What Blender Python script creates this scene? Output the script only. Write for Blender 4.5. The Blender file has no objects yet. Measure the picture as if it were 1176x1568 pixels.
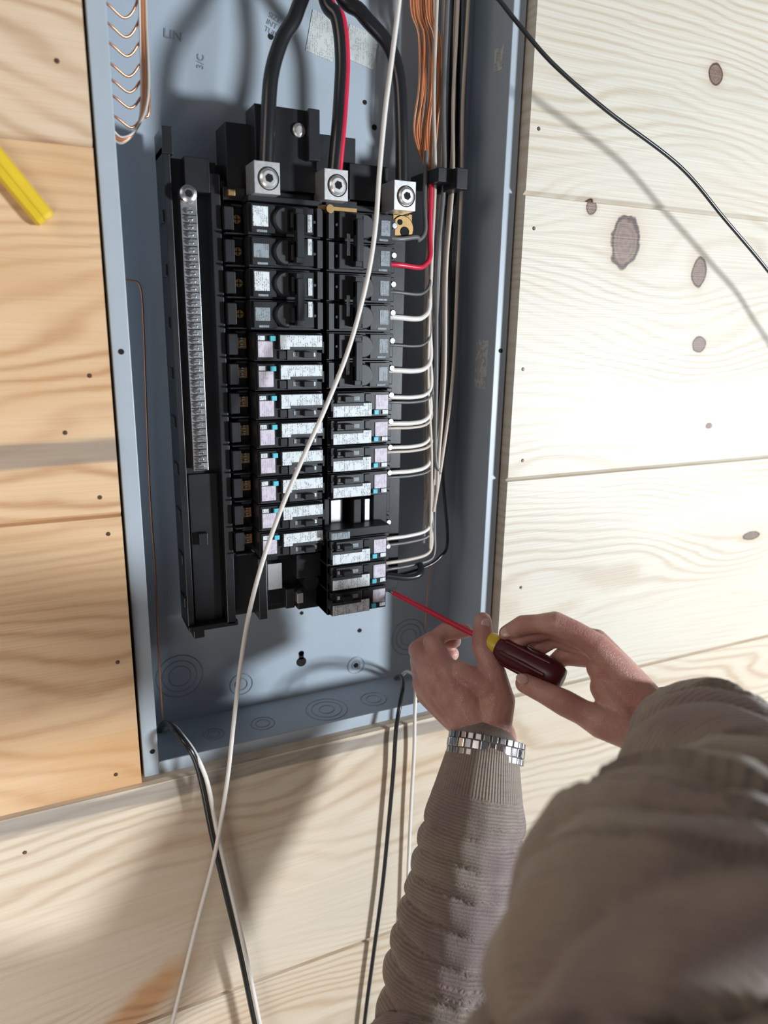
import bpy, bmesh, math, random
import numpy as np
from mathutils import Vector, Matrix, noise
random.seed(4)
C=bpy.context.collection
# ------------------------------------------------------------------ helpers
class NT:
    def __init__(s,name):
        s.mat=bpy.data.materials.new(name); s.mat.use_nodes=True
        s.t=s.mat.node_tree; s.b=s.t.nodes['Principled BSDF']
    def n(s,typ,**k):
        nd=s.t.nodes.new(typ)
        for a,v in k.items(): setattr(nd,a,v)
        return nd
    def put(s,sock,v):
        if isinstance(v,bpy.types.NodeSocket): s.t.links.new(v,sock)
        elif v is not None:
            if hasattr(sock.default_value,'__len__') and not hasattr(v,'__len__'): v=(v,v,v)
            if hasattr(sock.default_value,'__len__') and len(sock.default_value)==4 and len(v)==3: v=(*v,1)
            sock.default_value=v
    def m(s,op,a,b=None,c=None,clamp=False):
        nd=s.n('ShaderNodeMath',operation=op,use_clamp=clamp)
        s.put(nd.inputs[0],a); s.put(nd.inputs[1],b)
        if c is not None: s.put(nd.inputs[2],c)
        return nd.outputs[0]
    def xyz(s,x,y,z):
        nd=s.n('ShaderNodeCombineXYZ')
        for i,v in enumerate((x,y,z)): s.put(nd.inputs[i],v)
        return nd.outputs[0]
    def sep(s,v):
        nd=s.n('ShaderNodeSeparateXYZ'); s.put(nd.inputs[0],v); return nd.outputs
    def obj(s): return s.n('ShaderNodeTexCoord').outputs['Object']
    def noise(s,vec,scale=1,detail=2,rough=.5):
        nd=s.n('ShaderNodeTexNoise'); s.put(nd.inputs['Vector'],vec)
        nd.inputs['Scale'].default_value=scale; nd.inputs['Detail'].default_value=detail; nd.inputs['Roughness'].default_value=rough
        return nd.outputs['Fac']
    def mix(s,f,a,b,blend='MIX'):
        nd=s.n('ShaderNodeMix',data_type='RGBA',blend_type=blend)
        s.put(nd.inputs[0],f); s.put(nd.inputs[6],a); s.put(nd.inputs[7],b); return nd.outputs[2]
    def ramp(s,f,lo,hi,a=0.,b=1.):
        nd=s.n('ShaderNodeMapRange',interpolation_type='SMOOTHSTEP'); s.put(nd.inputs[0],f)
        s.put(nd.inputs[1],lo); s.put(nd.inputs[2],hi); s.put(nd.inputs[3],a); s.put(nd.inputs[4],b); return nd.outputs[0]
    def bump(s,h,strength=.3,dist=.001):
        nd=s.n('ShaderNodeBump'); nd.inputs['Strength'].default_value=strength; nd.inputs['Distance'].default_value=dist
        s.put(nd.inputs['Height'],h); s.t.links.new(nd.outputs[0],s.b.inputs['Normal'])
    def set(s,**k):
        for a,v in k.items(): s.put(s.b.inputs[a.replace('_',' ')],v)
        return s.mat

def simple(name,col,rough=.5,metal=0.,var=.12,scale=60,bump=0.,spec=.5):
    t=NT(name); o=t.obj(); nz=t.noise(o,scale,3)
    c=t.mix(nz,tuple(x*(1-var) for x in col),tuple(min(1,x*(1+var)) for x in col))
    t.set(Base_Color=c,Roughness=t.m('ADD',rough-.05,t.m('MULTIPLY',nz,.1)),Metallic=metal)
    t.b.inputs['Specular IOR Level'].default_value=spec
    if bump: t.bump(t.noise(o,scale*8,2),bump,.0005)
    return t.mat

KNOTS=[(.638,1.946,.009,.009),(.496,1.812,.006,.007),(.543,1.783,.018,.023),(.649,1.758,.010,.014),(.662,1.684,.009,.008),
       (.694,1.592,.005,.003),(.795,1.449,.016,.005)]
def wood_mat():
    t=NT('pine_wood'); o=t.obj(); x,y,z=t.sep(o)
    at=t.n('ShaderNodeAttribute',attribute_name='seed').outputs['Fac']
    tone=t.n('ShaderNodeAttribute',attribute_name='tone').outputs['Fac']
    sd=t.m('MULTIPLY',at,37.)
    n1=t.noise(t.xyz(t.m('MULTIPLY',x,1.9),sd,t.m('MULTIPLY',z,6.)),1,2,.4)
    g=t.m('MULTIPLY_ADD',t.m('SUBTRACT',n1,.5),.27,z)
    n2=t.noise(t.xyz(t.m('MULTIPLY',x,14.),sd,t.m('MULTIPLY',z,40.)),1,3)
    g=t.m('MULTIPLY_ADD',n2,.011,g)
    # a diagonal resin knot low on the left: grain sweeps round it
    ux=t.m('ADD',t.m('MULTIPLY',t.m('SUBTRACT',x,.035),.8),t.m('MULTIPLY',t.m('SUBTRACT',z,1.065),.6))
    uz=t.m('SUBTRACT',t.m('MULTIPLY',t.m('SUBTRACT',z,1.065),.8),t.m('MULTIPLY',t.m('SUBTRACT',x,.035),.6))
    rr=t.m('SQRT',t.m('ADD',t.m('POWER',t.m('ABSOLUTE',t.m('DIVIDE',ux,.055)),2.),t.m('POWER',t.m('ABSOLUTE',t.m('DIVIDE',uz,.017)),2.)))
    g=t.m('SUBTRACT',g,t.m('MULTIPLY',t.m('MULTIPLY',uz,t.m('EXPONENT',t.m('MULTIPLY',t.m('MULTIPLY',rr,rr),-.3))),.9))
    kn=t.noise(o,60,3)
    kmask=0.; kedge=0.; krad=9.
    for kx,kz,rx,rz in KNOTS:
        s=max(rx,rz)*2.0
        dx=t.m('SUBTRACT',x,kx); dz=t.m('SUBTRACT',z,kz)
        ax=t.m('DIVIDE',dx,s*2.6); az=t.m('DIVIDE',dz,s)
        q=t.m('ADD',t.m('MULTIPLY',ax,ax),t.m('MULTIPLY',az,az))
        e=t.m('EXPONENT',t.m('MULTIPLY',q,-1.))
        g=t.m('SUBTRACT',g,t.m('MULTIPLY',t.m('MULTIPLY',dz,e),.8))
        bx=t.m('DIVIDE',dx,rx); bz=t.m('DIVIDE',dz,rz)
        r=t.m('SQRT',t.m('ADD',t.m('MULTIPLY',bx,bx),t.m('MULTIPLY',bz,bz)))
        r=t.m('MULTIPLY_ADD',t.m('SUBTRACT',kn,.5),.8,r)
        krad=t.m('MINIMUM',krad,r)
        kmask=t.m('MAXIMUM',kmask,t.ramp(r,.92,1.08,1.,0.))
        kedge=t.m('MAXIMUM',kedge,t.m('MULTIPLY',t.ramp(r,.78,.96),t.ramp(r,1.,1.15,1.,0.)))
    w=t.m('SINE',t.m('MULTIPLY',g,2*math.pi*84))
    ring=t.m('POWER',t.m('MULTIPLY_ADD',w,.5,.5),2.2)
    var=t.noise(t.xyz(t.m('MULTIPLY',x,2.2),sd,t.m('MULTIPLY',z,12.)),1,2)
    ring=t.m('MULTIPLY',ring,t.m('MAXIMUM',t.ramp(var,.34,.62,.08,1.),t.m('MULTIPLY',tone,.42)),clamp=True)
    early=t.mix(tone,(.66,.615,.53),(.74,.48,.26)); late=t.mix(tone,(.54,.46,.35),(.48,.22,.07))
    c=t.mix(ring,early,late)
    fib=t.noise(t.xyz(t.m('MULTIPLY',x,9.),sd,t.m('MULTIPLY',z,700.)),1,2)
    c=t.mix(.18,c,t.mix(fib,(.35,.25,.15),(1,.95,.85)))
    big=t.noise(t.xyz(t.m('MULTIPLY',x,3.),sd,t.m('MULTIPLY',z,9.)),1,3)
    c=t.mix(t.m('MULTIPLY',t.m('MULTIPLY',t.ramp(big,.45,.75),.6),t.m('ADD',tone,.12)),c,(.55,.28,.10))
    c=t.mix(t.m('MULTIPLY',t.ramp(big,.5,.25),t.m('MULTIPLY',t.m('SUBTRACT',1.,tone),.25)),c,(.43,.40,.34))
    nst=t.noise(t.xyz(t.m('MULTIPLY',x,5.),0.,t.m('MULTIPLY',z,70.)),1,3)
    for zc,hw,xm in ((1.6,.013,.2),(1.290,.010,.45)):
        band=t.ramp(t.m('MULTIPLY_ADD',t.m('SUBTRACT',nst,.5),.02,t.m('ABSOLUTE',t.m('SUBTRACT',z,zc))),hw*.5,hw,1.,0.)
        band=t.m('MULTIPLY',band,t.ramp(x,xm-.02,xm,1.,0.))
        c=t.mix(t.m('MULTIPLY',band,t.m('MULTIPLY_ADD',nst,.7,.35)),c,(.19,.17,.16))
    rn=t.m('MULTIPLY_ADD',t.m('SUBTRACT',kn,.5),.9,rr)
    c=t.mix(t.m('MULTIPLY',t.ramp(rn,.4,1.5,1.,0.),.8),c,t.mix(ring,(.58,.27,.09),(.26,.10,.03)))
    kc=t.mix(t.noise(o,220,3),(.13,.075,.055),(.29,.18,.14))
    halo=t.m('EXPONENT',t.m('MULTIPLY',t.m('MAXIMUM',t.m('SUBTRACT',krad,1.),0.),-2.2))
    c=t.mix(t.m('MULTIPLY',halo,.45),c,(.46,.30,.15))
    c=t.mix(t.m('MULTIPLY',kmask,.93),c,kc)
    kr=t.m('MULTIPLY_ADD',t.m('SINE',t.m('MULTIPLY',krad,22.)),.5,.5)
    c=t.mix(t.m('MULTIPLY',t.m('MULTIPLY',kmask,kr),.35),c,(.10,.05,.04))
    c=t.mix(t.m('MULTIPLY',kedge,.9),c,(.05,.025,.02))
    t.bump(t.m('MULTIPLY_ADD',ring,-.6,fib),.3,.0007)
    return t.set(Base_Color=c,Roughness=.48)

class MB:
    def __init__(s): s.v=[];s.f=[];s.m=[];s.s=[]
    def add(s,vs,fs,m=0,sm=False):
        b=len(s.v); s.v+= [tuple(v) for v in vs]
        for f in fs: s.f.append([b+i for i in f]); s.m.append(m); s.s.append(sm)
    def box(s,x0,x1,y0,y1,z0,z1,m=0):
        vs=[(x,y,z) for x in (x0,x1) for y in (y0,y1) for z in (z0,z1)]
        s.add(vs,[(0,1,3,2),(4,6,7,5),(0,4,5,1),(2,3,7,6),(0,2,6,4),(1,5,7,3)],m)
    def obox(s,c,a,b,n,m=0):
        c=Vector(c); vs=[c+a*i+b*j+n*k for i in (-1,1) for j in (-1,1) for k in (-1,1)]
        s.add(vs,[(0,1,3,2),(4,6,7,5),(0,4,5,1),(2,3,7,6),(0,2,6,4),(1,5,7,3)],m)
    def rings(s,rs,m=0,sm=True,cap=True,closed=False):
        n=len(rs[0]); vs=[p for r in rs for p in r]; fs=[]
        k=len(rs)
        for i in range(k if closed else k-1):
            for j in range(n):
                a=i*n+j;b=i*n+(j+1)%n;c=((i+1)%k)*n+(j+1)%n;d=((i+1)%k)*n+j
                fs.append((a,b,c,d))
        s.add(vs,fs,m,sm)
        if cap and not closed:
            s.add(rs[0],[tuple(range(n))[::-1]],m); s.add(rs[-1],[tuple(range(n))],m)
    def lathe(s,p,ax,prof,m=0,seg=20,sm=True,cap=True):
        ax=Vector(ax).normalized(); u=ax.orthogonal().normalized(); w=ax.cross(u); p=Vector(p)
        rs=[[p+ax*h+(u*math.cos(t)+w*math.sin(t))*r for t in [2*math.pi*j/seg for j in range(seg)]] for h,r in prof]
        s.rings(rs,m,sm,cap)
    def tube(s,pts,r,m=0,seg=8,sub=6):
        P=smooth(pts,sub); n=len(P); rs=[]
        R=(lambda i:r) if not hasattr(r,'__len__') else (lambda i: np.interp(i/(n-1)*(len(r)-1),range(len(r)),r))
        T=[(P[min(i+1,n-1)]-P[max(i-1,0)]).normalized() for i in range(n)]
        u=T[0].orthogonal().normalized()
        for i in range(n):
            u=(u-T[i]*u.dot(T[i])).normalized(); w=T[i].cross(u)
            rs.append([P[i]+(u*math.cos(2*math.pi*j/seg)+w*math.sin(2*math.pi*j/seg))*R(i) for j in range(seg)])
        s.rings(rs,m)
    def sphere(s,c,r,m=0,seg=14,sc=(1,1,1),rot=None):
        c=Vector(c); rs=[]
        for i in range(1,seg):
            a=math.pi*i/(seg); ring=[]
            for j in range(seg):
                b=2*math.pi*j/seg
                v=Vector((math.sin(a)*math.cos(b)*sc[0],math.sin(a)*math.sin(b)*sc[1],math.cos(a)*sc[2]))*r
                if rot: v=rot@v
                ring.append(c+v)
            rs.append(ring)
        s.rings(rs,m,True,True)
    def capsule(s,p0,r0,p1,r1,seg=16,m=0):
        p0=Vector(p0);p1=Vector(p1); L=(p1-p0).length
        prof=[]
        for i in range(1,6): a=math.pi/2*i/6; prof.append((-r0*math.cos(a),r0*math.sin(a)))
        prof+= [(0,r0),(L,r1)]
        for i in range(1,6): a=math.pi/2*i/6; prof.append((L+r1*math.sin(a),r1*math.cos(a)))
        s.lathe(p0,p1-p0,prof,m,seg)
    def torus(s,c,n,R,r,m=0,seg=40,k=6):
        c=Vector(c); n=Vector(n).normalized(); u=n.orthogonal().normalized(); w=n.cross(u); rs=[]
        for i in range(seg):
            a=2*math.pi*i/seg; d=u*math.cos(a)+w*math.sin(a)
            rs.append([c+d*(R+r*math.cos(2*math.pi*j/k))+n*(r*math.sin(2*math.pi*j/k)) for j in range(k)])
        s.rings(rs,m,closed=True)
    def build(s,name,mats,parent=None,bevel=0.,segs=2):
        me=bpy.data.meshes.new(name); me.from_pydata([tuple(v) for v in s.v],[],s.f)
        for mt in mats: me.materials.append(mt)
        me.polygons.foreach_set('material_index',s.m); me.polygons.foreach_set('use_smooth',s.s)
        bm=bmesh.new(); bm.from_mesh(me); bmesh.ops.recalc_face_normals(bm,faces=bm.faces); bm.to_mesh(me); bm.free()
        me.update(); ob=bpy.data.objects.new(name,me); C.objects.link(ob)
        if parent: ob.parent=parent
        if bevel:
            b=ob.modifiers.new('bevel','BEVEL'); b.width=bevel; b.segments=segs; b.limit_method='ANGLE'; b.angle_limit=math.radians(50)
        return ob
def smooth(pts,sub):
    P=[Vector(p) for p in pts]
    if len(P)<3 or sub<2: return P
    Q=[P[0]*2-P[1]]+P+[P[-1]*2-P[-2]]; out=[]
    for i in range(1,len(Q)-2):
        a,b,c,d=Q[i-1:i+3]
        for k in range(sub):
            t=k/sub; out.append(.5*((2*b)+(c-a)*t+(2*a-5*b+4*c-d)*t*t+(3*b-a-3*c+d)*t**3))
    out.append(P[-1]); return out
def empty(name):
    e=bpy.data.objects.new(name,None); C.objects.link(e); e.empty_display_size=.05; return e
def remesh(mb,name,mat,parent,voxel,it,fac=.5,post=None):
    ob=mb.build(name+'_tmp',[mat])
    r=ob.modifiers.new('r','REMESH'); r.mode='VOXEL'; r.voxel_size=voxel; r.use_smooth_shade=True
    sm=ob.modifiers.new('s','SMOOTH'); sm.iterations=it; sm.factor=fac
    dg=bpy.context.evaluated_depsgraph_get(); dg.update()
    me=bpy.data.meshes.new_from_object(ob.evaluated_get(dg)); me.name=name
    bpy.data.objects.remove(ob)
    o=bpy.data.objects.new(name,me); C.objects.link(o); o.parent=parent
    if len(me.materials)==0: me.materials.append(mat)
    if post: post(me)
    me.polygons.foreach_set('use_smooth',[True]*len(me.polygons)); me.update()
    return o

# ------------------------------------------------------------------ materials
WOOD=wood_mat()
PAINT=simple('grey_painted_steel',(.40,.46,.525),.42,.0,.05,30,.05)
BLK=simple('black_plastic',(.014,.015,.018),.34,0,.3,40,.05)
BLK2=simple('dark_grey_plastic',(.030,.032,.037),.42,0,.2,60,.05)
STEEL=simple('zinc_steel',(.66,.67,.69),.30,1.,.2,200,.05)
ALU=simple('tin_plated_aluminium',(.78,.78,.78),.35,.85,.08,300,.1)
BRASS=simple('brass_screw',(.55,.33,.14),.35,1.,.2,300)
COPPER=simple('bare_copper',(.72,.34,.20),.35,.8,.12,100)
RUB=simple('black_cable_jacket',(.015,.016,.018),.28,0,.2,30)
RED=simple('red_insulation',(.60,.02,.06),.35)
WHT=simple('white_cable_jacket',(.76,.72,.68),.35,0,.04)
TAN=simple('tan_cable_jacket',(.56,.48,.41),.4,0,.1)
GRYW=simple('grey_cable_jacket',(.13,.13,.13),.4,0,.2)
ORG=simple('orange_insulation',(.55,.19,.07),.4,0,.15)
CYAN=simple('cyan_button',(.10,.55,.68),.4)
DARK=simple('dark_void',(.006,.006,.007),.9)
YEL=simple('yellow_lacquer',(.74,.52,.03),.35,0,.06)
INK=simple('pencil_marks',(.22,.27,.31),.6)
def label_mat(name,bg,ink,sx=900,sz=700,amt=.8):
    t=NT(name); x,y,z=t.sep(t.obj())
    n=t.noise(t.xyz(t.m('MULTIPLY',x,sx),t.m('MULTIPLY',y,sx),t.m('MULTIPLY',z,sz)),1,1)
    blk=t.noise(t.xyz(t.m('MULTIPLY',x,300.),t.m('MULTIPLY',y,300),t.m('MULTIPLY',z,200.)),1,0)
    line=t.m('MULTIPLY_ADD',t.m('SINE',t.m('MULTIPLY',x,2*math.pi/.0016)),.5,.5)
    f=t.m('MULTIPLY',t.m('MULTIPLY',t.ramp(n,.47,.53),t.ramp(blk,.42,.48)),t.ramp(line,.35,.55))
    return t.set(Base_Color=t.mix(t.m('MULTIPLY',f,amt),bg,ink),Roughness=.5)
LAB=label_mat('white_printed_label',(.70,.75,.78),(.05,.05,.06),1600,1600,.85)
LABG=label_mat('grey_printed_label',(.26,.30,.33),(.03,.03,.04),1600,1600,.8)
LABP=label_mat('lilac_printed_label',(.62,.57,.66),(.14,.08,.16),2200,2200,.65)
STK=label_mat('paper_sticker',(.60,.63,.62),(.12,.12,.13),1500,1500,.6)

# ------------------------------------------------------------------ wall of boards
seams=[-.02,.26,.52,.78,1.04,1.3,1.548,1.817,2.08,2.34,2.6]
WF=-.013; XL,XR,ZB,ZT=.0490,.4190,1.2955,2.125
mb=MB(); seedl=[]; tonel=[]
def board(x0,x1,z0,z1,seed,tone,lo=True,hi=True):
    g=.0032; d=.0045; n0=len(mb.v)
    prof=[(.02,z0),(WF+d,z0)] if lo else [(.02,z0)]
    prof+=[(WF,z0+(g if lo else 0)),(WF,z1-(g*.4 if hi else 0))]
    prof+=[(WF+d,z1),(.02,z1)] if hi else [(.02,z1)]
    k=max(1,int((x1-x0)/.4)); rs=[[(x0+(x1-x0)*i/k,y,z) for y,z in prof] for i in range(k+1)]
    mb.rings(rs,0,False,True)
    seedl.extend([seed]*(len(mb.v)-n0)); tonel.extend([tone]*(len(mb.v)-n0))
X0,X1=-1.6,2.4
tones={5:(1.0,.08),6:(1.0,.02),7:(.65,.0),8:(.5,.0)}  # (left, right) of one board: right coloured paler, standing in for stronger light
for i in range(len(seams)-1):
    a,b=seams[i],seams[i+1]
    if b<=ZB+.01: board(X0,X1,a,b,i*.37+.1,.28)
    else:
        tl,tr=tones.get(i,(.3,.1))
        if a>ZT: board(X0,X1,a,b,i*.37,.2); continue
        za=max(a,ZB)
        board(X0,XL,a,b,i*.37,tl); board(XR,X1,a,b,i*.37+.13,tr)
        if b>ZT: board(XL,XR,ZT,b,i*.37,.2,False,True)
        if a<ZB: board(XL,XR,a,ZB,i*.37,.2,True,False)
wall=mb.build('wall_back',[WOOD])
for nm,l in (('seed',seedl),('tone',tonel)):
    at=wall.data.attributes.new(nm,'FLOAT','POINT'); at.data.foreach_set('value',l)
mb=MB(); mb.box(XL-.035,XL-.003,.021,.12,0,2.6); mb.box(XR+.003,XR+.035,.021,.12,0,2.6); mb.box(XL,XR,.021,.12,1.25,1.29); mb.box(XL-.05,XR+.05,.12,.13,1.2,2.2)
fr=mb.build('trim_1',[simple('stud_lumber',(.45,.30,.16),.7)])
mb=MB(); mb.box(X0,X1,-2.5,.02,-.03,0); mb.build('floor',[simple('concrete_floor',(.35,.34,.32),.7,0,.2,8,.2)])
mb=MB()
for (x,z) in [(.031,1.871),(.035,1.657),(.014,1.614),(.035,1.561),(.039,1.530),(.038,1.416),(.029,1.309),(.438,1.876),(.440,1.790),(.438,1.658),(.445,1.565),(.454,1.424),(-.049,1.254)]:
    x*=.979; z=(z-1.7)*.979+1.7
    mb.lathe((x,WF-.0006,z),(0,1,0),[(0,.0012),(.0003,.0017),(.003,.0017)],0,10)
mb.build('finish_nails',[simple('rusty_steel',(.12,.07,.05),.5,.6)])

# ------------------------------------------------------------------ panel
panel=empty('electrical_panel')
mb=MB(); xl,xr,zb,zt,dp=.0525,.4165,1.2985,2.12,.085; th=.0013; lip=.0135
mb.box(xl,xr,dp,dp+th,zb,zt)
mb.box(xl,xl+th,0,dp,zb,zt); mb.box(xr-th,xr,0,dp,zb,zt)
mb.box(xl,xr,0,dp,zb,zb+th); mb.box(xl,xr,0,dp,zt-th,zt)
mb.box(xl,xl+lip,-.0008,th,zb,zt); mb.box(xr-lip,xr,-.0008,th,zb,zt)
mb.box(xl+lip,xr-lip,-.0008,th,zb,zb+lip); mb.box(xl+lip,xr-lip,-.0008,th,zt-lip,zt)
enc=mb.build('enclosure',[PAINT],panel,.0008)
mb=MB()
def ring(x,z,R): mb.torus((x,dp-.0002,z),(0,1,0),R,.0006,0,36,6)
for x,z,Rs in ((.101,1.349,(.011,.017,.023)),(.164,1.327,(.0065,.012)),(.296,1.323,(.005,.010)),(.362,1.346,(.010,.016,.022))):
    for R in Rs: ring(x,z,R)
for x,y,Rs in ((.125,.045,(.006,.010)),(.175,.045,(.007,.012)),(.245,.045,(.008,.016,.022)),(.30,.045,(.008,.014))):
    for R in Rs: mb.torus((x,y,zb+th),(0,0,1),R,.0006,0,36,6)
mb.build('knockouts',[simple('steel_emboss',(.28,.34,.40),.4)],panel)
mb=MB()
mb.lathe((.231,dp-.0005,1.340),(0,1,0),[(0,.0055),(.001,.0055)],0,20); mb.lathe((.231,dp-.0005,1.350),(0,1,0),[(0,.003),(.001,.003)],0,16); mb.box(.2285,.2335,dp-.0005,dp+.0002,1.343,1.352)
for x,z,r in ((.300,1.365,.0025),(.232,1.397,.002),(.296,1.323,.003),(.30,1.90,.002),(.21,1.94,.0025),(.31,1.88,.0025)): mb.lathe((x,dp-.0005,z),(0,1,0),[(0,r),(.001,r)],0,14)
for x,z in ((.0592,1.675),(.4097,1.676),(.061,1.324)): mb.lathe((x,-.0012,z),(0,1,0),[(0,.0022),(.001,.0022)],0,12)
mb.build('holes',[DARK],panel)
mb=MB()
def stk(x,z,w,h,a):
    a=math.radians(a); u=Vector((math.cos(a),0,math.sin(a)))*w/2; v=Vector((-math.sin(a),0,math.cos(a)))*h/2
    mb.obox((x,dp-.0004,z),u,v,Vector((0,.0002,0)))
stk(.258,1.948,.026,.034,-12); stk(.296,1.945,.030,.028,-12)
mb.box(xr-th-.0004,xr-th,.030,.052,1.636,1.685); mb.box(xr-th-.0004,xr-th,.03,.045,1.93,1.95)
mb.build('stickers',[STK],panel)
for txt,x,z,sz,rt in (('LIN',.118,1.925,.010,-5),('3/C',.150,1.905,.008,85),('SIZE\nINT\nTUB',.208,1.955,.006,-20)):
    c=bpy.data.curves.new('hand_writing','FONT'); c.body=txt; c.size=sz; ob=bpy.data.objects.new('hand_writing',c); C.objects.link(ob)
    ob.location=(x,dp-.0006,z); ob.rotation_euler=(math.pi/2,math.radians(-rt),0); c.materials.append(INK); ob.parent=panel
# base assembly -------------------------------------------------
mb=MB()
mb.box(.112,.328,.052,.070,1.420,1.826)
mb.box(.150,.322,.040,.056,1.430,1.812)
mb.box(.104,.110,.034,.070,1.421,1.832); mb.box(.110,.148,.044,.056,1.424,1.826)
mb.box(.140,.148,.030,.052,1.421,1.815); mb.box(.104,.112,.03,.07,1.826,1.846); mb.box(.120,.140,.03,.06,1.800,1.826)
for i in range(9): mb.box(.1025,.106,.040,.060,1.44+i*.042,1.45+i*.042)
mb.box(.104,.150,.03,.07,1.419,1.424); mb.box(.108,.118,.03,.06,1.412,1.420)
mb.box(.112,.138,.040,.05,1.424,1.566); mb.box(.118,.126,.034,.04,1.50,1.512)
for i in range(12):
    z=1.794-25.3e-3*(i+.5)
    mb.box(.149,.157,.024,.05,z-.009,z+.009); mb.box(.156,.166,.033,.05,z-.0115,z+.0115); mb.box(.156,.165,.026,.036,z+.0095,z+.0115); mb.box(.149,.165,.022,.05,z-.0125,z-.0110)
for i in range(14):
    z=1.794-25.3e-3*(i+.5); mb.box(.300,.306,.026,.05,z-.0115,z+.0105)
mb.box(.300,.322,.036,.05,1.43,1.80)
mb.box(.155,.270,.035,.070,1.800,1.856); mb.box(.176,.229,.022,.05,1.806,1.869); mb.box(.180,.190,.014,.04,1.80,1.866); mb.box(.219,.229,.014,.04,1.83,1.869)
mb.box(.150,.322,.030,.06,1.796,1.806); mb.box(.262,.300,.03,.06,1.80,1.835)
mb.box(.166,.230,.012,.04,1.7945,1.799); mb.box(.233,.262,.012,.04,1.7945,1.801)
mb.box(.345,.372,.02,.075,1.826,1.838); mb.box(.36,.372,.012,.05,1.82,1.838)
mb.box(.168,.176,.02,.05,1.425,1.486); mb.box(.205,.232,.018,.05,1.462,1.486); mb.box(.196,.205,.025,.05,1.43,1.45); mb.box(.21,.232,.03,.05,1.425,1.448)
mb.box(.176,.205,.034,.05,1.478,1.488); mb.lathe((.22,.02,1.456),(0,1,0),[(0,.008),(.03,.008)],0,16)
mb.box(.262,.270,.015,.05,1.508,1.536); mb.box(.285,.300,.02,.05,1.508,1.538); mb.box(.233,.238,.018,.05,1.508,1.538)
mb.build('busbar_carrier',[BLK],panel,.0008)
mb=MB()
mb.box(.243,.255,.026,.045,1.512,1.534); mb.box(.180,.194,.030,.045,1.450,1.476); mb.box(.206,.212,.02,.04,1.436,1.446); mb.box(.276,.281,.02,.045,1.512,1.534)
mb.box(.176,.179,.03,.05,1.43,1.48); mb.box(.196,.206,.028,.04,1.438,1.4385)
mb.lathe((.213,.019,1.853),(0,1,0),[(0,.003),(.001,.0055),(.01,.0055)],0,18)
mb.build('bus_stabs',[ALU],panel,.0006)
mb=MB()
mb.box(.1155,.1285,.030,.044,1.571,1.797)
for i in range(36):
    z=1.785-i*.0060
    mb.lathe((.122,.0265,z),(0,1,0),[(0,.0018),(.0006,.0023),(.004,.0023)],0,10)
    mb.box(.1195,.1245,.0262,.0268,z-.0003,z+.0003,1); mb.box(.1165,.1275,.0296,.0302,z-.0034,z-.0026,1)
    mb.lathe((.1290,.036,z),(-1,0,0),[(-.0002,.0016),(.001,.0016)],1,8)
mb.lathe((.121,.022,1.797),(0,1,0),[(0,.004),(.001,.0068),(.012,.0068)],0,18); mb.lathe((.121,.0215,1.797),(0,1,0),[(0,.003),(.001,.003)],1,6)
mb.build('neutral_bar',[STEEL,DARK],panel,.0004)
mb=MB()
for x,z in ((.179,1.811),(.238,1.811),(.302,1.808)):
    mb.box(x-.0105,x+.0105,0,.026,z-.0125,z+.0115)
    mb.lathe((x+.001,-.0025,z-.001),(0,1,0),[(0,.0055),(.0012,.0075),(.006,.0075)],0,24)
    mb.lathe((x+.001,-.0028,z-.001),(0,1,0),[(0,.0034),(.0008,.0034)],1,6,False)
    mb.torus((x+.001,.0,z-.001),(0,1,0),.0084,.0006,1,24,5)
mb.build('main_lugs',[ALU,DARK],panel,.001)
mb=MB()
mb.box(.226,.262,.012,.03,1.792,1.796); mb.lathe((.316,.031,1.785),(0,1,0),[(0,.0105),(.0005,.0115),(.004,.0115)],0,28); mb.box(.306,.326,.032,.035,1.785,1.798)
mb.box(.152,.158,.02,.04,1.798,1.803)
mb.lathe((.235,.006,1.7925),(0,1,0),[(0,.0035),(.02,.0035)],0,12)
mb.build('brass_plate',[simple('dull_brass',(.34,.22,.10),.45,1.,.2,200)],panel,.0006)
mb=MB(); mb.lathe((.313,.0305,1.790),(0,1,0),[(0,.0025),(.001,.0025)],0,14); mb.lathe((.318,.0305,1.782),(0,1,0),[(0,.0045),(.001,.0045)],0,14); mb.build('plate_holes',[DARK],panel)
mb=MB()
for i in range(12):
    z=1.794-25.3e-3*(i+.5)
    if i<4:
        mb.lathe((.1605,.0285,z),(0,1,0),[(0,.0034),(.0008,.0042),(.006,.0042)],0,16); mb.box(.1575,.1635,.0280,.0286,z-.0004,z+.0004,1); mb.box(.1601,.1609,.0280,.0286,z-.003,z+.003,1)
    else:
        mb.box(.157,.1655,.029,.034,z-.0035,z+.0055,0)
        for dz in (-.001,.004): mb.lathe((.1612,.0275,z+dz),(0,1,0),[(0,.0017),(.0006,.0021),(.003,.0021)],2,10); mb.box(.1595,.163,.0271,.0276,z+dz-.0003,z+dz+.0003,1)
for i in range(13):
    z=1.794-25.3e-3*(i+.5)
    if i==10: continue
    mb.lathe((.3035,.022,z+.004),(0,1,0),[(0,.0024),(.0006,.003),(.005,.003)],2,12)
mb.build('terminal_screws',[BRASS,DARK,STEEL],panel)

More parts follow.
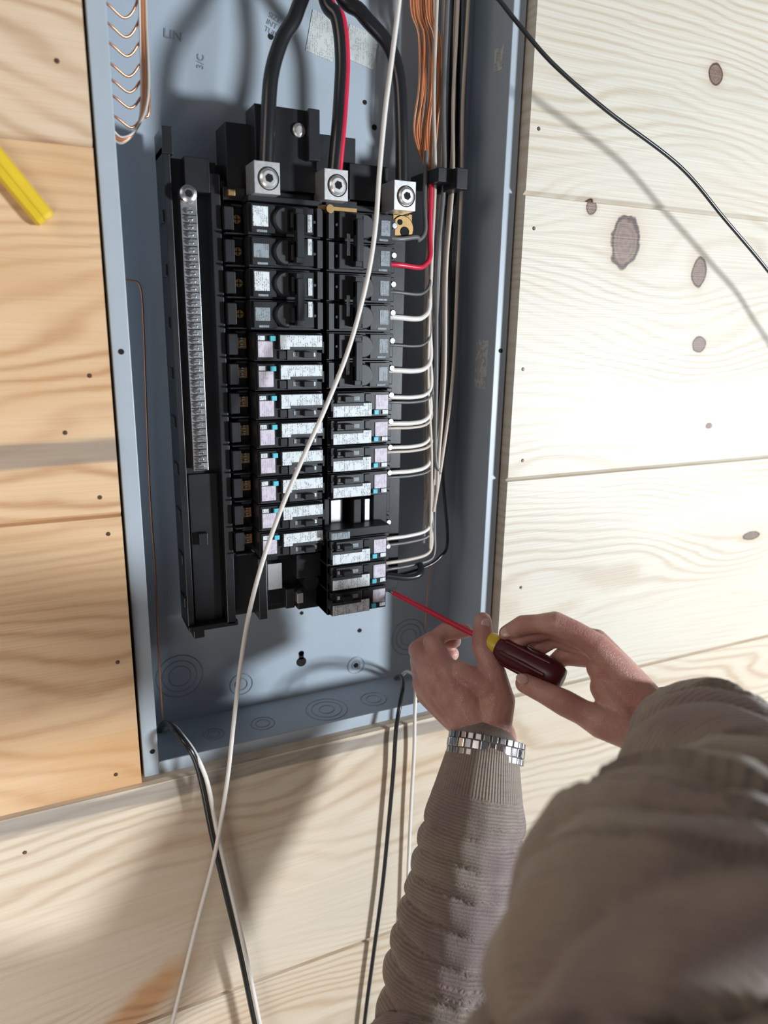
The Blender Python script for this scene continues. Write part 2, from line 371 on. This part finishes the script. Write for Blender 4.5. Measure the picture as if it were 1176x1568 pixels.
# ------------------------------------------------------------------ breakers
def xf(side,u):
    return .1645+u/1000 if side=='L' else .3000-u/1000
def bx(mb,side,u0,u1,y0,y1,z0,z1,m):
    a,b=xf(side,u0),xf(side,u1); mb.box(min(a,b),max(a,b),y0,y1,z0,z1,m)
def double(side,zt,k):
    mb=MB(); h=.0254; z0=zt-2*h; s=1 if side=='L' else -1
    for p in range(2):
        za=zt-h*(p+1)+.0004; zc=zt-h*p-.0004
        bx(mb,side,2,65,.016,.046,za,zc,0)
        bx(mb,side,4,24,.012,.02,za+.0015,zc-.0015,0)
        bx(mb,side,60,65,.010,.02,za+.001,zc-.001,1)
        mb.lathe((xf(side,24+8.5),.022,(za+zc)/2),(0,-1,0),[(0,.0108),(.012,.0105),(.014,.0092)],1,28)
        bx(mb,side,33,56,.008,.02,za+.002,zc-.002,0)
        zz=(za+zc)/2
        bx(mb,side,38,44,.000,.012,zz-.0085,zz+.0085,0)
        bx(mb,side,36,38,.005,.012,zz-.006,zz+.006,1)
        if side=='L': bx(mb,side,5,18,.0116,.0122,zz-(.005 if p else .006),zz+.0095 if not p else zz+.006,2 if not p else 3)
        else: bx(mb,side,6,15,.0116,.0122,zz-.006,zz+.007,3)
        bx(mb,side,8,17,.0116,.0122,zz-.0105,zz-.0085,3)
        mb.lathe((xf(side,57.5),.0095,zz),(0,1,0),[(0,.0012),(.003,.0012)],1,8)
    zc=zt-h
    bx(mb,side,38,44,-.003,.006,zc-.017,zc+.017,0)
    if side=='L':
        bx(mb,side,50.5,54.5,.0072,.0082,zc+.004,zc+.018,2); bx(mb,side,50.5,54.5,.0072,.0082,zc-.014,zc-.001,2)
    else:
        bx(mb,side,46,49,.0072,.0082,zc-.012,zc+.006,3)
    return mb.build('circuit_breaker',[BLK,BLK2,LAB,LABG],panel,.0007)
def afci(side,zt,dy=0.,deep=.046):
    mb=MB(); h=.0251; f=1 if side=='L' else -1; zc=zt-h/2
    def b(u0,u1,y0,y1,w0,w1,m):
        za,zb_=zc+f*w0/1000,zc+f*w1/1000; bx(mb,side,u0,u1,y0+dy,y1+dy,min(za,zb_),max(za,zb_),m)
    b(4,65,.014,deep-dy,-12.1,12.1,0)
    b(5,63,.010,.016,-11.3,11.3,0)
    b(6,19,.0092,.0102,-8.5,5.0,3)
    b(6,12,.0090,.0096,5.6,9.5,2)
    b(16.5,21.0,.0070,.0112,5.2,9.4,4)
    b(24,63,.0060,.012,-2.2,10.8,1)
    b(24.5,62.5,.0054,.0062,0.5,10.2,2)
    b(24.5,33,.0054,.0062,-1.8,0.5,2)
    b(31,58,.0075,.012,-10.8,-2.2,1)
    b(44,53,.0005,.010,-8.6,-3.6,0)
    b(36,42,.0070,.0076,-8,-4,5); b(54.5,57,.0070,.0076,-8,-4.5,2)
    b(24,30,.008,.012,-10,-3,0)
    b(62.6,64.5,.006,.03,-5,5,0)
    return mb.build('arc_fault_breaker',[BLK,BLK2,LAB,LABP,CYAN,LABG],panel,.0005)
for k in range(2): double('L',1.7940-.0508*k,k)
for k in range(3): double('R',1.7935-.0508*k,k+1)
for i in range(8): afci('L',1.6910-.0253*i)
for i in range(4): afci('R',1.6395-.0252*i)
for i in range(3):
    o=afci('R',1.5035-.0254*i,-.014,.045); o.location.x=-.006
mb=MB(); mb.box(.229,.294,.0,.045,1.5035,1.512); mb.box(.231,.250,-.006,.0,1.504,1.511,1); mb.box(.229,.2335,.0,.045,1.4275,1.5035); mb.build('breaker_hold_down',[BLK,LABG],panel,.0008)

# ------------------------------------------------------------------ wires inside
def svc(name,pts,stripe=None):
    mb=MB(); mb.tube(pts,.0060,0,18,8)
    if stripe: mb.tube([Vector(p)+Vector((.0030,-.0038,0)) for p in pts],.0026,1,8,8)
    return mb.build(name,[RUB,RED],panel)
svc('service_cable',[(.232,.035,2.118),(.226,.028,1.985),(.212,.02,1.938),(.198,.017,1.915),(.188,.014,1.887),(.184,.012,1.851),(.182,.012,1.822)])
svc('service_cable',[(.245,.04,2.118),(.238,.03,1.97),(.247,.02,1.939),(.250,.018,1.911),(.248,.016,1.881),(.244,.012,1.851),(.241,.012,1.822)],True)
svc('service_cable',[(.255,.04,2.118),(.250,.03,1.975),(.268,.02,1.947),(.290,.016,1.927),(.300,.014,1.903),(.303,.012,1.863),(.305,.012,1.820)])
mb=MB()
cols=[2,1,2,3,2,1,2,2,4,2,3]
for i,m in enumerate(cols):
    x0=.350+i*.0036; x1=.350+i*.0032; y=.042+.010*(i%3)
    zend=1.47+.02*((i*3)%5)
    pts=[(x0+.004*math.sin(i),y,2.115),(x0,y,1.98),(x0+.002*math.sin(i*2),y,1.90),(x1+.002,y-.004,1.83),(x1+.003*math.sin(i*1.7),y-.005,1.75),(x1,y-.006,1.65),(.356+.0015*i,y-.008,1.57),(.358+.003*(i%4),y-.008,zend)]
    mb.tube(pts,.0018 if m!=3 else .0022,m,8,6)
for i in range(10):
    x0=.332+i*.0026
    pts=[(x0,.05,2.115),(x0-.003,.053,1.985),(x0+.004,.048+.003*(i%2),1.95),(x0+.005+.0025*math.sin(i*2.),.047,1.91),(x0+.003,.050,1.87),(.350+i*.0006,.05,1.835),(.352,.05,1.80)]
    mb.tube(pts,.0011,0 if i%3 else 6,8,6)
for i in range(3):
    mb.tube([(.372+.004*i,.06,2.11),(.379+.003*i,.055,1.85),(.372+.003*i,.05,1.801),(.378+.002*i,.045,1.72),(.379,.042,1.607),(.374,.04,1.55),(.383,.04,1.475),(.372,.036,1.458),(.350,.032,1.450),(.300,.02,1.449)],.0016,4,8,8)
def branch(z,m,r,xb,y=.030,x0=.298,sag=.0):
    mb.tube([(x0,y-.004,z),(x0+.012,y-.004,z),(.330,y,z-.001+sag),(xb-.009,y+.003,z+.001),(xb-.001,y+.006,z+.010),(xb,y+.010,z+.035),(xb+.001,y+.012,z+.08)],r,m,8,6)
for z,m,r,xb in [(1.728,3,.0015,.350),(1.7055,1,.0026,.350),(1.680,3,.0013,.352),(1.6565,1,.0026,.353),(1.631,1,.0021,.355),(1.626,3,.0014,.357),(1.6055,1,.0024,.355),(1.601,2,.0014,.357),(1.582,1,.0020,.356),(1.5775,2,.0015,.359),(1.557,1,.0023,.357),(1.552,3,.0013,.36),(1.489,1,.0020,.360),(1.482,3,.0016,.362),(1.463,2,.0020,.362),(1.456,3,.0016,.366)]:
    branch(z,m,r,xb)
branch(1.752,5,.0024,.347,.026,.298); branch(1.775,3,.0022,.343,.03,.30,.004)
mb.tube([(.300,.02,1.452),(.325,.018,1.447),(.340,.02,1.449),(.345,.03,1.455)],.0035,4,8,6)
mb.build('branch_wires',[ORG,WHT,TAN,GRYW,RUB,RED,COPPER],panel)
mb=MB()
for i,z in enumerate([1.945,1.926,1.913,1.900,1.886,1.875,1.864,1.850]):
    mb.tube([(.068,.04,z+.002),(.074,.045,z),(.084,.05,z-.004),(.092,.05,z+.004),(.095+.0006*i,.05,z+.02),(.096,.05,1.99),(.097,.05,2.11)],.0010,1,6,5)
for i in range(5):
    mb.tube([(.067,.05,1.846-.002*i),(.076,.05,1.838-.001*i),(.088,.05,1.846),(.093+.001*i,.05-.002*i,1.868),(.095+.0012*i,.048,1.92),(.097+.001*i,.048,1.99),(.098,.05,2.11)],.0011,(0,1,2,1,3)[i],8,6)
mb.tube([(.068,.07,1.732),(.078,.07,1.7315),(.0855,.07,1.726),(.086,.07,1.693),(.084,.07,1.626),(.082,.07,1.542),(.082,.068,1.466),(.080,.066,1.385),(.079,.062,1.311)],.0009,1,6,6)
mb.tube([(.383,.07,1.47),(.381,.07,1.44),(.377,.07,1.40),(.376,.07,1.36)],.0008,1,6,6)
mb.build('ground_wires',[WHT,COPPER,ORG,TAN],panel)
mb=MB(); P=[(.098+.005*i,.05,1.975-.004*math.sin(i/20*math.pi)) for i in range(21)]
mb.tube(P,[.010+.0008*(-1)**i for i in range(21)],0,14,1)
for k in range(4): mb.tube([(p[0],p[1]-.012+.003*k,p[2]-.008+.003*k+.001*math.sin(i+k)) for i,p in enumerate(P)],.0018,1,6,2)
mb.build('coiled_wire_tail',[ALU,WHT],panel)

# ------------------------------------------------------------------ loose cables
def cable(name,pts,r,mat,seg=10):
    mb=MB(); mb.tube(pts,r,0,seg,10); return mb.build(name,[mat])
Y=-.04
S=[(.275,1.955),(.268,1.897),(.263,1.860),(.259,1.817),(.256,1.774),(.249,1.733),(.234,1.681),(.214,1.634),(.193,1.591),(.173,1.548),(.156,1.504),(.143,1.459),(.134,1.412),(.126,1.357),(.118,1.300),(.104,1.229),(.084,1.158),(.057,1.058),(.039,.994),(-.01,.80),(-.06,.5),(-.06,.2),(.0,.004)]
cable('white_pull_string',[(.30,Y,2.4),(.282,Y,2.05)]+[(x,Y,z) for x,z in S],.0019,WHT)
B=[(.331,1.958),(.350,1.944),(.373,1.928),(.407,1.907),(.465,1.881),(.556,1.846),(.623,1.805),(.695,1.760),(.763,1.712)]
cable('black_hanging_cable',[(.30,-.05,2.4),(.312,-.055,2.05)]+[(x,-.06,z) for x,z in B]+[(.87,-.07,1.60),(1.0,-.08,1.3),(1.05,-.1,.9),(1.1,-.1,.3),(1.15,-.15,.004)],.0018,RUB)
def pair(name,P1,P2,r1,r2):
    mb=MB(); mb.tube(P1,r1,0,10,10); mb.tube(P2,r2,1,10,10); mb.build(name,[RUB,WHT])
tl=[(.099,-.03,1.292),(.105,-.03,1.242),(.114,-.03,1.181),(.126,-.03,1.101),(.138,-.03,1.007),(.150,-.03,.92),(.17,-.03,.6),(.2,-.04,.2),(.22,-.1,.006)]
pair('nonmetallic_cable',[(.076,.072,1.300),(.078,.05,1.320),(.079,.015,1.338),(.082,-.014,1.344),(.088,-.027,1.338),(.094,-.03,1.322)]+tl,
     [(.082,.072,1.300),(.083,.05,1.317),(.084,.015,1.334),(.087,-.010,1.338),(.093,-.025,1.331),(.099,-.033,1.315)]+[(x+.0048,y-.003,z) for x,y,z in tl],.0027,.0020)
B1=[(.343,.078,1.300),(.335,.05,1.318),(.318,.01,1.332),(.303,-.014,1.325),(.296,-.02,1.300),(.294,-.02,1.253),(.290,-.02,1.191),(.284,-.02,1.111),(.275,-.02,1.028),(.265,-.02,.934),(.255,-.02,.80),(.25,-.03,.4),(.26,-.08,.006)]
B2=[(.349,.078,1.300),(.343,.05,1.322),(.332,.01,1.337),(.321,-.013,1.334),(.317,-.02,1.313),(.3175,-.02,1.269),(.316,-.02,1.207),(.315,-.02,1.133),(.314,-.02,1.047),(.31,-.02,.93),(.30,-.03,.5),(.30,-.08,.006)]
pair('nonmetallic_cable',B1,B2,.0022,.0019)

mb=MB(); a=Vector((-.090,WF-.0047,1.905)); b=Vector((.0145,WF-.0047,1.765)); d=(b-a).normalized(); n=Vector((0,-1,0)); w=d.cross(n)
sec=[(-.0075,0.),(-.0058,.0045),(-.001,.0052),(0,.0062),(.001,.0052),(.0058,.0045),(.0075,0),(.0058,-.0048),(-.0058,-.0048)]
mb.rings([[p+w*i+n*j for i,j in [(i*k,j*k) for i,j in sec]] for p,k in ((a,1),(b-d*.003,1),(b,.9))],0,False)
mb.build('yellow_carpenter_pencil',[YEL],None,.0006)

# ------------------------------------------------------------------ screwdriver
tip=Vector((.296,-.004,1.443)); end=Vector((.378,-.163,1.409)); ax=(end-tip).normalized(); L=(end-tip).length
mb=MB()
mb.lathe(tip-ax*.004,ax,[(0,.0016),(.006,.0022)],0,12)
mb.lathe(tip,ax,[(.002,.0026),(L-.072,.0028)],1,16)
mb.lathe(tip,ax,[(L-.079,.0045),(L-.076,.0085),(L-.066,.0105),(L-.060,.0095)],2,24)
mb.lathe(tip,ax,[(L-.062,.0085),(L-.056,.0115),(L-.046,.0128),(L-.03,.0118),(L-.012,.0132),(L-.003,.0128),(L+.003,.0095),(L+.004,.005)],3,24)
for i in range(6):
    a=i*math.pi/3; u=ax.orthogonal().normalized(); w=ax.cross(u); o=(u*math.cos(a)+w*math.sin(a))
    mb.capsule(tip+ax*(L-.052)+o*.0112,.0024,tip+ax*(L-.010)+o*.0116,.0024,12,3)
mb.build('screwdriver',[STEEL,RED,YEL,simple('dark_red_handle',(.08,.008,.015),.35)])

# ------------------------------------------------------------------ person
person=empty('electrician')
t=NT('skin'); o=t.obj(); nz=t.noise(o,45,4); fine=t.noise(o,900,2)
cs=t.mix(t.ramp(nz,.35,.7),(.50,.235,.20),(.62,.35,.29))
t.b.inputs['Subsurface Weight'].default_value=.10; t.b.inputs['Subsurface Radius'].default_value=(.01,.004,.002); t.b.inputs['Subsurface Scale'].default_value=.3
vo=t.n('ShaderNodeTexVoronoi',feature='DISTANCE_TO_EDGE'); t.put(vo.inputs['Vector'],o); vo.inputs['Scale'].default_value=420
w1=t.noise(o,160,3); t.bump(t.m('ADD',t.m('MULTIPLY_ADD',fine,.4,w1),t.m('MULTIPLY',t.ramp(vo.outputs['Distance'],0.,.12),.35)),.45,.0010)
SKIN=t.set(Base_Color=cs,Roughness=.40)
NAIL=simple('fingernail',(.66,.44,.39),.25,0,.03)
def M(p): return Vector(p)/1000
def chain(mb,pts):
    for (p,r),(q,s) in zip(pts[:-1],pts[1:]): mb.capsule(M(p),r/1000,M(q),s/1000)
lh=MB()
chain(lh,[((316,-146,1322),24),((322,-140,1340),23.5)])
chain(lh,[((330,-138,1322),23),((334,-134,1345),22)])
for mcp,r in (((309,-90,1398),11.5),((300,-78,1389),12),((300,-68,1374),11.5),((306,-64,1360),11)):
    chain(lh,[((322,-132,1352),17),(tuple((Vector((322,-132,1352))*.45+Vector(mcp)*.55)),14.5),(mcp,r)])
chain(lh,[((318,-110,1378),16),((322,-95,1390),14)])
chain(lh,[((309,-90,1398),10.6),((309,-66,1413),9.6),((317,-63,1417),8.4),((325,-62,1420),8.8),((339,-71,1422),7.5)])
chain(lh,[((300,-78,1389),10.8),((302,-50,1400),9.4),((321,-44,1405),8.4),((337,-56,1406),7.6)])
chain(lh,[((300,-68,1374),10.5),((308,-42,1384),9.2),((325,-40,1388),8.3),((338,-52,1390),7.5)])
chain(lh,[((306,-64,1360),10),((314,-42,1366),8.4),((328,-40,1371),7.6),((337,-50,1374),7)])
chain(lh,[((332,-134,1356),18),((341,-128,1378),16),((342,-118,1398),12.3),((342,-109,1409),10.4),((342,-101,1418),11),((342.5,-98,1424),10.2),((348,-88,1437),8.2)])
chain(lh,[((336,-122,1388),13),((318,-100,1396),12)])
for p,q in (((322,-118,1368),(308,-92,1397)),((316,-116,1366),(301,-80,1389)),((314,-112,1360),(300,-70,1376))):
    d=Vector((-5,-9,2)); chain(lh,[(tuple(Vector(p)+d*.4),9),(tuple(Vector(q)+d*.28),9.5)])
remesh(lh,'left_hand',SKIN,person,.0013,4)
rh=MB()
WR=(429,-227,1395)
chain(rh,[((456,-250,1392),24),((436,-232,1395),22)])
chain(rh,[((452,-258,1378),20),((432,-240,1381),20)])
for mcp,r in (((397,-184,1444),11.5),((407,-172,1441),11.5),((415,-164,1432),11),((421,-162,1420),10.5)):
    chain(rh,[(WR,17),(tuple(Vector(WR)*.45+Vector(mcp)*.55),14.5),(mcp,r)])
chain(rh,[((412,-206,1404),16),((402,-188,1426),13.5)])
chain(rh,[((397,-184,1444),11.5),((386,-171,1453),9.6),((374,-157,1458),10.2),((367,-143,1453),8.4),((361,-131,1448),8.9),((357,-114,1434),7.4)])
chain(rh,[((407,-172,1441),11),((382,-141,1446),9.6),((366,-124,1434),8.4),((360,-122,1418),7.4)])
chain(rh,[((415,-164,1432),10.5),((394,-133,1432),9.2),((381,-124,1418),8.2),((374,-134,1402),7.4)])
chain(rh,[((421,-162,1420),10),((402,-138,1414),8.4),((391,-134,1402),7.6),((386,-146,1391),7)])
chain(rh,[((430,-232,1388),18),((408,-220,1384),16.5),((388,-207,1389),13.4),((378,-195,1394),10.8),((368,-184,1399),11.2),((360,-169,1402),9.6),((351,-153,1405),8.6)])
chain(rh,[((408,-214,1390),14),((400,-196,1412),13)])
remesh(rh,'right_hand',SKIN,person,.0013,4)
mb=MB()
def nail(p,n,d,L=.0055,Wd=.0048):
    n=Vector(n).normalized(); d=Vector(d); d=(d-n*d.dot(n)).normalized(); w=n.cross(d)
    rot=Matrix((w,d,n)).transposed(); mb.sphere(M(p),1.,0,12,(Wd,L,.0014),rot)
nail((345.3,-97.2,1438),(-.35,-.85,.3),(6,11,14)); nail((345,-156,1412),(-.3,-.5,.8),(-17,30,6)); nail((351,-121,1439),(-.6,-.5,.6),(-4,17,-14))
mb.build('fingernails',[NAIL],person)

# sweater
t=NT('ribbed_knit_sweater'); o=t.obj()
s_=t.n('ShaderNodeAttribute',attribute_name='arm_s').outputs['Fac']; a_=t.n('ShaderNodeAttribute',attribute_name='arm_a').outputs['Fac']
wob=t.noise(o,30,2)
rb=t.m('MULTIPLY_ADD',t.m('SINE',t.m('MULTIPLY_ADD',wob,6.,t.m('MULTIPLY',s_,2*math.pi/.0026))),.5,.5)
rc=t.m('MULTIPLY_ADD',t.m('SINE',t.m('MULTIPLY',a_,90.)),.5,.5)
cuff=t.ramp(s_,.028,.034,1.,0.)
nz=t.noise(o,16,4); hn=t.noise(o,700,2); sl=t.noise(t.xyz(t.m('MULTIPLY',s_,380.),t.m('MULTIPLY',a_,2.),0.),1,2)
base=t.mix(t.ramp(nz,.38,.62),(.215,.155,.145),(.30,.25,.19))
pat=t.mix(cuff,rb,rc)
base=t.mix(t.m('MULTIPLY',pat,.5),base,(.085,.060,.057))
base=t.mix(t.m('MULTIPLY',t.ramp(sl,.5,.75),.45),base,(.10,.07,.065))
base=t.mix(t.m('MULTIPLY',hn,.34),base,(.46,.38,.36))
t.bump(t.m('MULTIPLY_ADD',pat,-.9,t.m('MULTIPLY',hn,.5)),.6,.0012)
t.b.inputs['Sheen Weight'].default_value=.25
SWE=t.set(Base_Color=base,Roughness=.9)
LA=[((320,-141,1336),32.5),((304,-158,1292),43),((286,-175,1245),48),((264,-196,1184),52),((240,-216,1115),53),((150,-300,1175),60),((-10,-420,1265),72)]
RA=[((436,-236,1391),31),((404,-284,1406),42),((366,-334,1428),50),((308,-408,1438),64),((218,-448,1448),80),((165,-500,1425),86),((165,-690,1345),78)]
sw=MB(); chain(sw,LA); chain(sw,RA)
chain(sw,[((-10,-420,1265),75),((80,-560,1290),105),((165,-690,1340),78)])
chain(sw,[((30,-480,1200),110),((25,-490,950),105)]); chain(sw,[((130,-640,1220),110),((95,-620,950),105)]); chain(sw,[((80,-560,1200),125),((60,-555,950),115)])
chain(sw,[((78,-568,1330),80),((60,-600,1400),62)])
def post(me):
    n=len(me.vertices); co=np.empty(n*3); me.vertices.foreach_get('co',co); co=co.reshape(-1,3)
    no=np.empty(n*3); me.vertices.foreach_get('normal',no); no=no.reshape(-1,3)
    best=np.full(n,1e9); S=np.zeros(n); A=np.zeros(n); SD=np.zeros(n)
    for ai,CH in enumerate((LA,RA)):
        s0=0
        for (p,r),(q,r2) in zip(CH[:-1],CH[1:]):
            p=np.array(p)/1000.;q=np.array(q)/1000.; d=q-p; L=np.linalg.norm(d); d/=L
            tt=np.clip((co-p)@d,0,L); cl=p+tt[:,None]*d; v=co-cl; dist=np.linalg.norm(v,axis=1)-(r+(r2-r)*tt/L)/1000.
            u=np.cross(d,[0.3,.2,1.]);u/=np.linalg.norm(u);w=np.cross(d,u)
            ang=np.arctan2(v@w,v@u); mk=dist<best
            best[mk]=dist[mk]; S[mk]=(s0+(co-p)@d)[mk]; A[mk]=ang[mk]; SD[mk]=ai
            s0+=L
    disp=np.zeros(n)
    for i in range(n):
        v=Vector(co[i]); s=S[i]; n1=noise.noise(v*14); n2=noise.noise(v*6+Vector((3,1,7))); n3=noise.noise(v*11+Vector((9,2,1)))
        if s<.034: continue
        env=min(1,max(0,(s-.034)/.03))
        lam=.026 if SD[i]==0 else .045
        ph=2*math.pi*s/lam+7.5*n2+1.5*math.sin(A[i]+s*14)+2.5*n1
        f=abs(math.sin(ph*.5))**.6
        amp=(.0105 if SD[i]==0 else .022)*(.35+1.3*abs(n3))
        disp[i]=env*(amp*(f-.62)+.007*n1*(SD[i]+.5))
    co=co+no*disp[:,None]; me.vertices.foreach_set('co',co.ravel())
    a=me.attributes.new('arm_s','FLOAT','POINT'); a.data.foreach_set('value',S); a=me.attributes.new('arm_a','FLOAT','POINT'); a.data.foreach_set('value',A)
remesh(sw,'sweater',SWE,person,.0030,5,post=post)
lg=MB(); chain(lg,[((25,-490,960),112),((10,-500,880),105),((30,-480,500),68),((10,-520,110),50)]); chain(lg,[((95,-620,960),112),((110,-640,880),105),((140,-620,500),68),((110,-670,110),50)])
chain(lg,[((60,-555,960),115),((60,-560,880),105)])
remesh(lg,'trousers',simple('denim',(.05,.07,.12),.85,0,.2,300,.2),person,.008,5)
sh=MB()
for x,y in ((10,-520),(110,-670)): chain(sh,[((x-20,y-14,50),42),((x+60,y+40,42),42),((x+150,y+100,34),34)])
remesh(sh,'shoes',simple('brown_leather',(.12,.06,.03),.5),person,.006,4)
hd=MB(); H=Vector((-20,-745,1590)); F=Vector((.8,.6,0)); R_=Vector((.6,-.8,0)); U=Vector((0,0,1))
def hp(f,r,u): return tuple(H+F*f+R_*r+U*u)
chain(hd,[((50,-610,1400),55),(hp(-20,0,-60),52)])
chain(hd,[(hp(0,0,30),78),(hp(-28,0,28),78)]); chain(hd,[(hp(18,0,-20),62),(hp(26,0,-62),42)]); chain(hd,[(hp(20,-22,-40),40),(hp(20,22,-40),40)])
chain(hd,[(hp(80,0,8),8),(hp(98,0,-18),11)]); chain(hd,[(hp(72,-16,-52),8),(hp(72,16,-52),8)])
for s in (-1,1): chain(hd,[(hp(-8,s*76,12),12),(hp(-4,s*72,-14),10)])
remesh(hd,'head',SKIN,person,.004,4)
hr=MB(); chain(hr,[(hp(-4,0,44),81),(hp(-34,0,30),82)]); chain(hr,[(hp(-50,0,10),70),(hp(-45,0,-30),58)])
remesh(hr,'hair',simple('brown_hair',(.06,.035,.02),.6,0,.3,200,.4),person,.004,3)
ey=MB()
for s in (-1,1): ey.sphere(M(hp(70,s*30,10)),.011,0,12); ey.sphere(M(hp(77,s*30,10)),.0055,1,10)
ey.build('eyes',[WHT,DARK],person)

# ------------------------------------------------------------------ wristwatch
mb=MB(); c=M((324.5,-139,1341)); axw=(M((326,-130,1356))-M((310,-148,1322))).normalized()
u=Vector((1,0,0)); u=(u-axw*u.dot(axw)).normalized(); w=axw.cross(u); N_=30
for i in range(N_):
    a=2*math.pi*i/N_; pos=u*math.cos(a)*.0335+w*math.sin(a)*.0290; tg=(-u*math.sin(a)*.0335+w*math.cos(a)*.0290); sl=tg.length; tg.normalize(); nn=tg.cross(axw).normalized()
    if nn.dot(pos)<0: nn=-nn
    hl=sl*math.pi/N_*.86
    mb.obox(c+pos,tg*hl,axw*.0036,nn*.0018,1)
    for s in (-1,1): mb.obox(c+pos+axw*s*.0066+tg*hl*.5,tg*hl*.9,axw*.0026,nn*.0014,0)
far=Vector((.45,.85,-.1)); far=(far-axw*far.dot(axw)).normalized(); ca=math.atan2(far.dot(w),far.dot(u)); pos=u*math.cos(ca)*.034+w*math.sin(ca)*.029
mb.lathe(c+pos*.9,pos,[(0,.0165),(.002,.0185),(.007,.0185),(.009,.0165)],0,32); mb.lathe(c+pos*.9,pos,[(.0091,.015),(.0096,.0145)],2,28)
mb.build('wristwatch',[simple('brushed_steel',(.45,.45,.46),.35,1.,.12,200),simple('polished_steel',(.80,.80,.81),.15,1.,.03),simple('watch_glass',(.03,.03,.04),.05)],None,.0005)

# ------------------------------------------------------------------ lights, world, camera
def area(name,loc,tgt,size,power,col):
    l=bpy.data.lights.new(name,'AREA'); l.shape='DISK'; l.size=size; l.energy=power; l.color=col
    o=bpy.data.objects.new(name,l); C.objects.link(o); o.location=loc
    o.rotation_euler=(Vector(tgt)-Vector(loc)).to_track_quat('-Z','Y').to_euler(); return o
area('work_light',(1.85,-1.75,1.40),(.40,0,1.6),.30,74,(.87,.945,1.0))
area('left_fill_light',(-1.5,-.95,2.35),(.3,-.2,1.4),1.0,9,(1.0,.90,.80))  # added soft fill, not a real window; lifts sleeves and softens shadows
area('low_fill_light',(-.35,-1.0,.70),(.2,0,1.1),.8,8,(1.0,.93,.85))  # added low fill without a real lamp, lightens arm shadow below the panel
wd=bpy.data.worlds.new('world'); bpy.context.scene.world=wd; wd.use_nodes=True
bg=wd.node_tree.nodes['Background']; bg.inputs[0].default_value=(.90,.94,1,1); bg.inputs[1].default_value=.085
Xv=Vector((0.905,-0.092,0.415)).normalized(); D=Vector((-0.0167,0.967,0.2535)); D=(D-Xv*D.dot(Xv)).normalized(); N=Xv.cross(D)
cam=bpy.data.cameras.new('camera'); co=bpy.data.objects.new('camera',cam); C.objects.link(co)
co.matrix_world=Matrix.Translation((0,-.605,1.7)) @ Matrix(((Xv.x,-Xv.y,-Xv.z),(N.x,-N.y,-N.z),(-D.x,D.y,D.z))).to_4x4()
cam.sensor_fit='VERTICAL'; cam.sensor_height=36; cam.lens=36*1105/1568; cam.clip_start=.01
cam.dof.use_dof=True; cam.dof.focus_distance=.66; cam.dof.aperture_fstop=4.2
bpy.context.scene.camera=co
vs=bpy.context.scene.view_settings; vs.view_transform='Standard'; vs.look='None'; vs.exposure=0
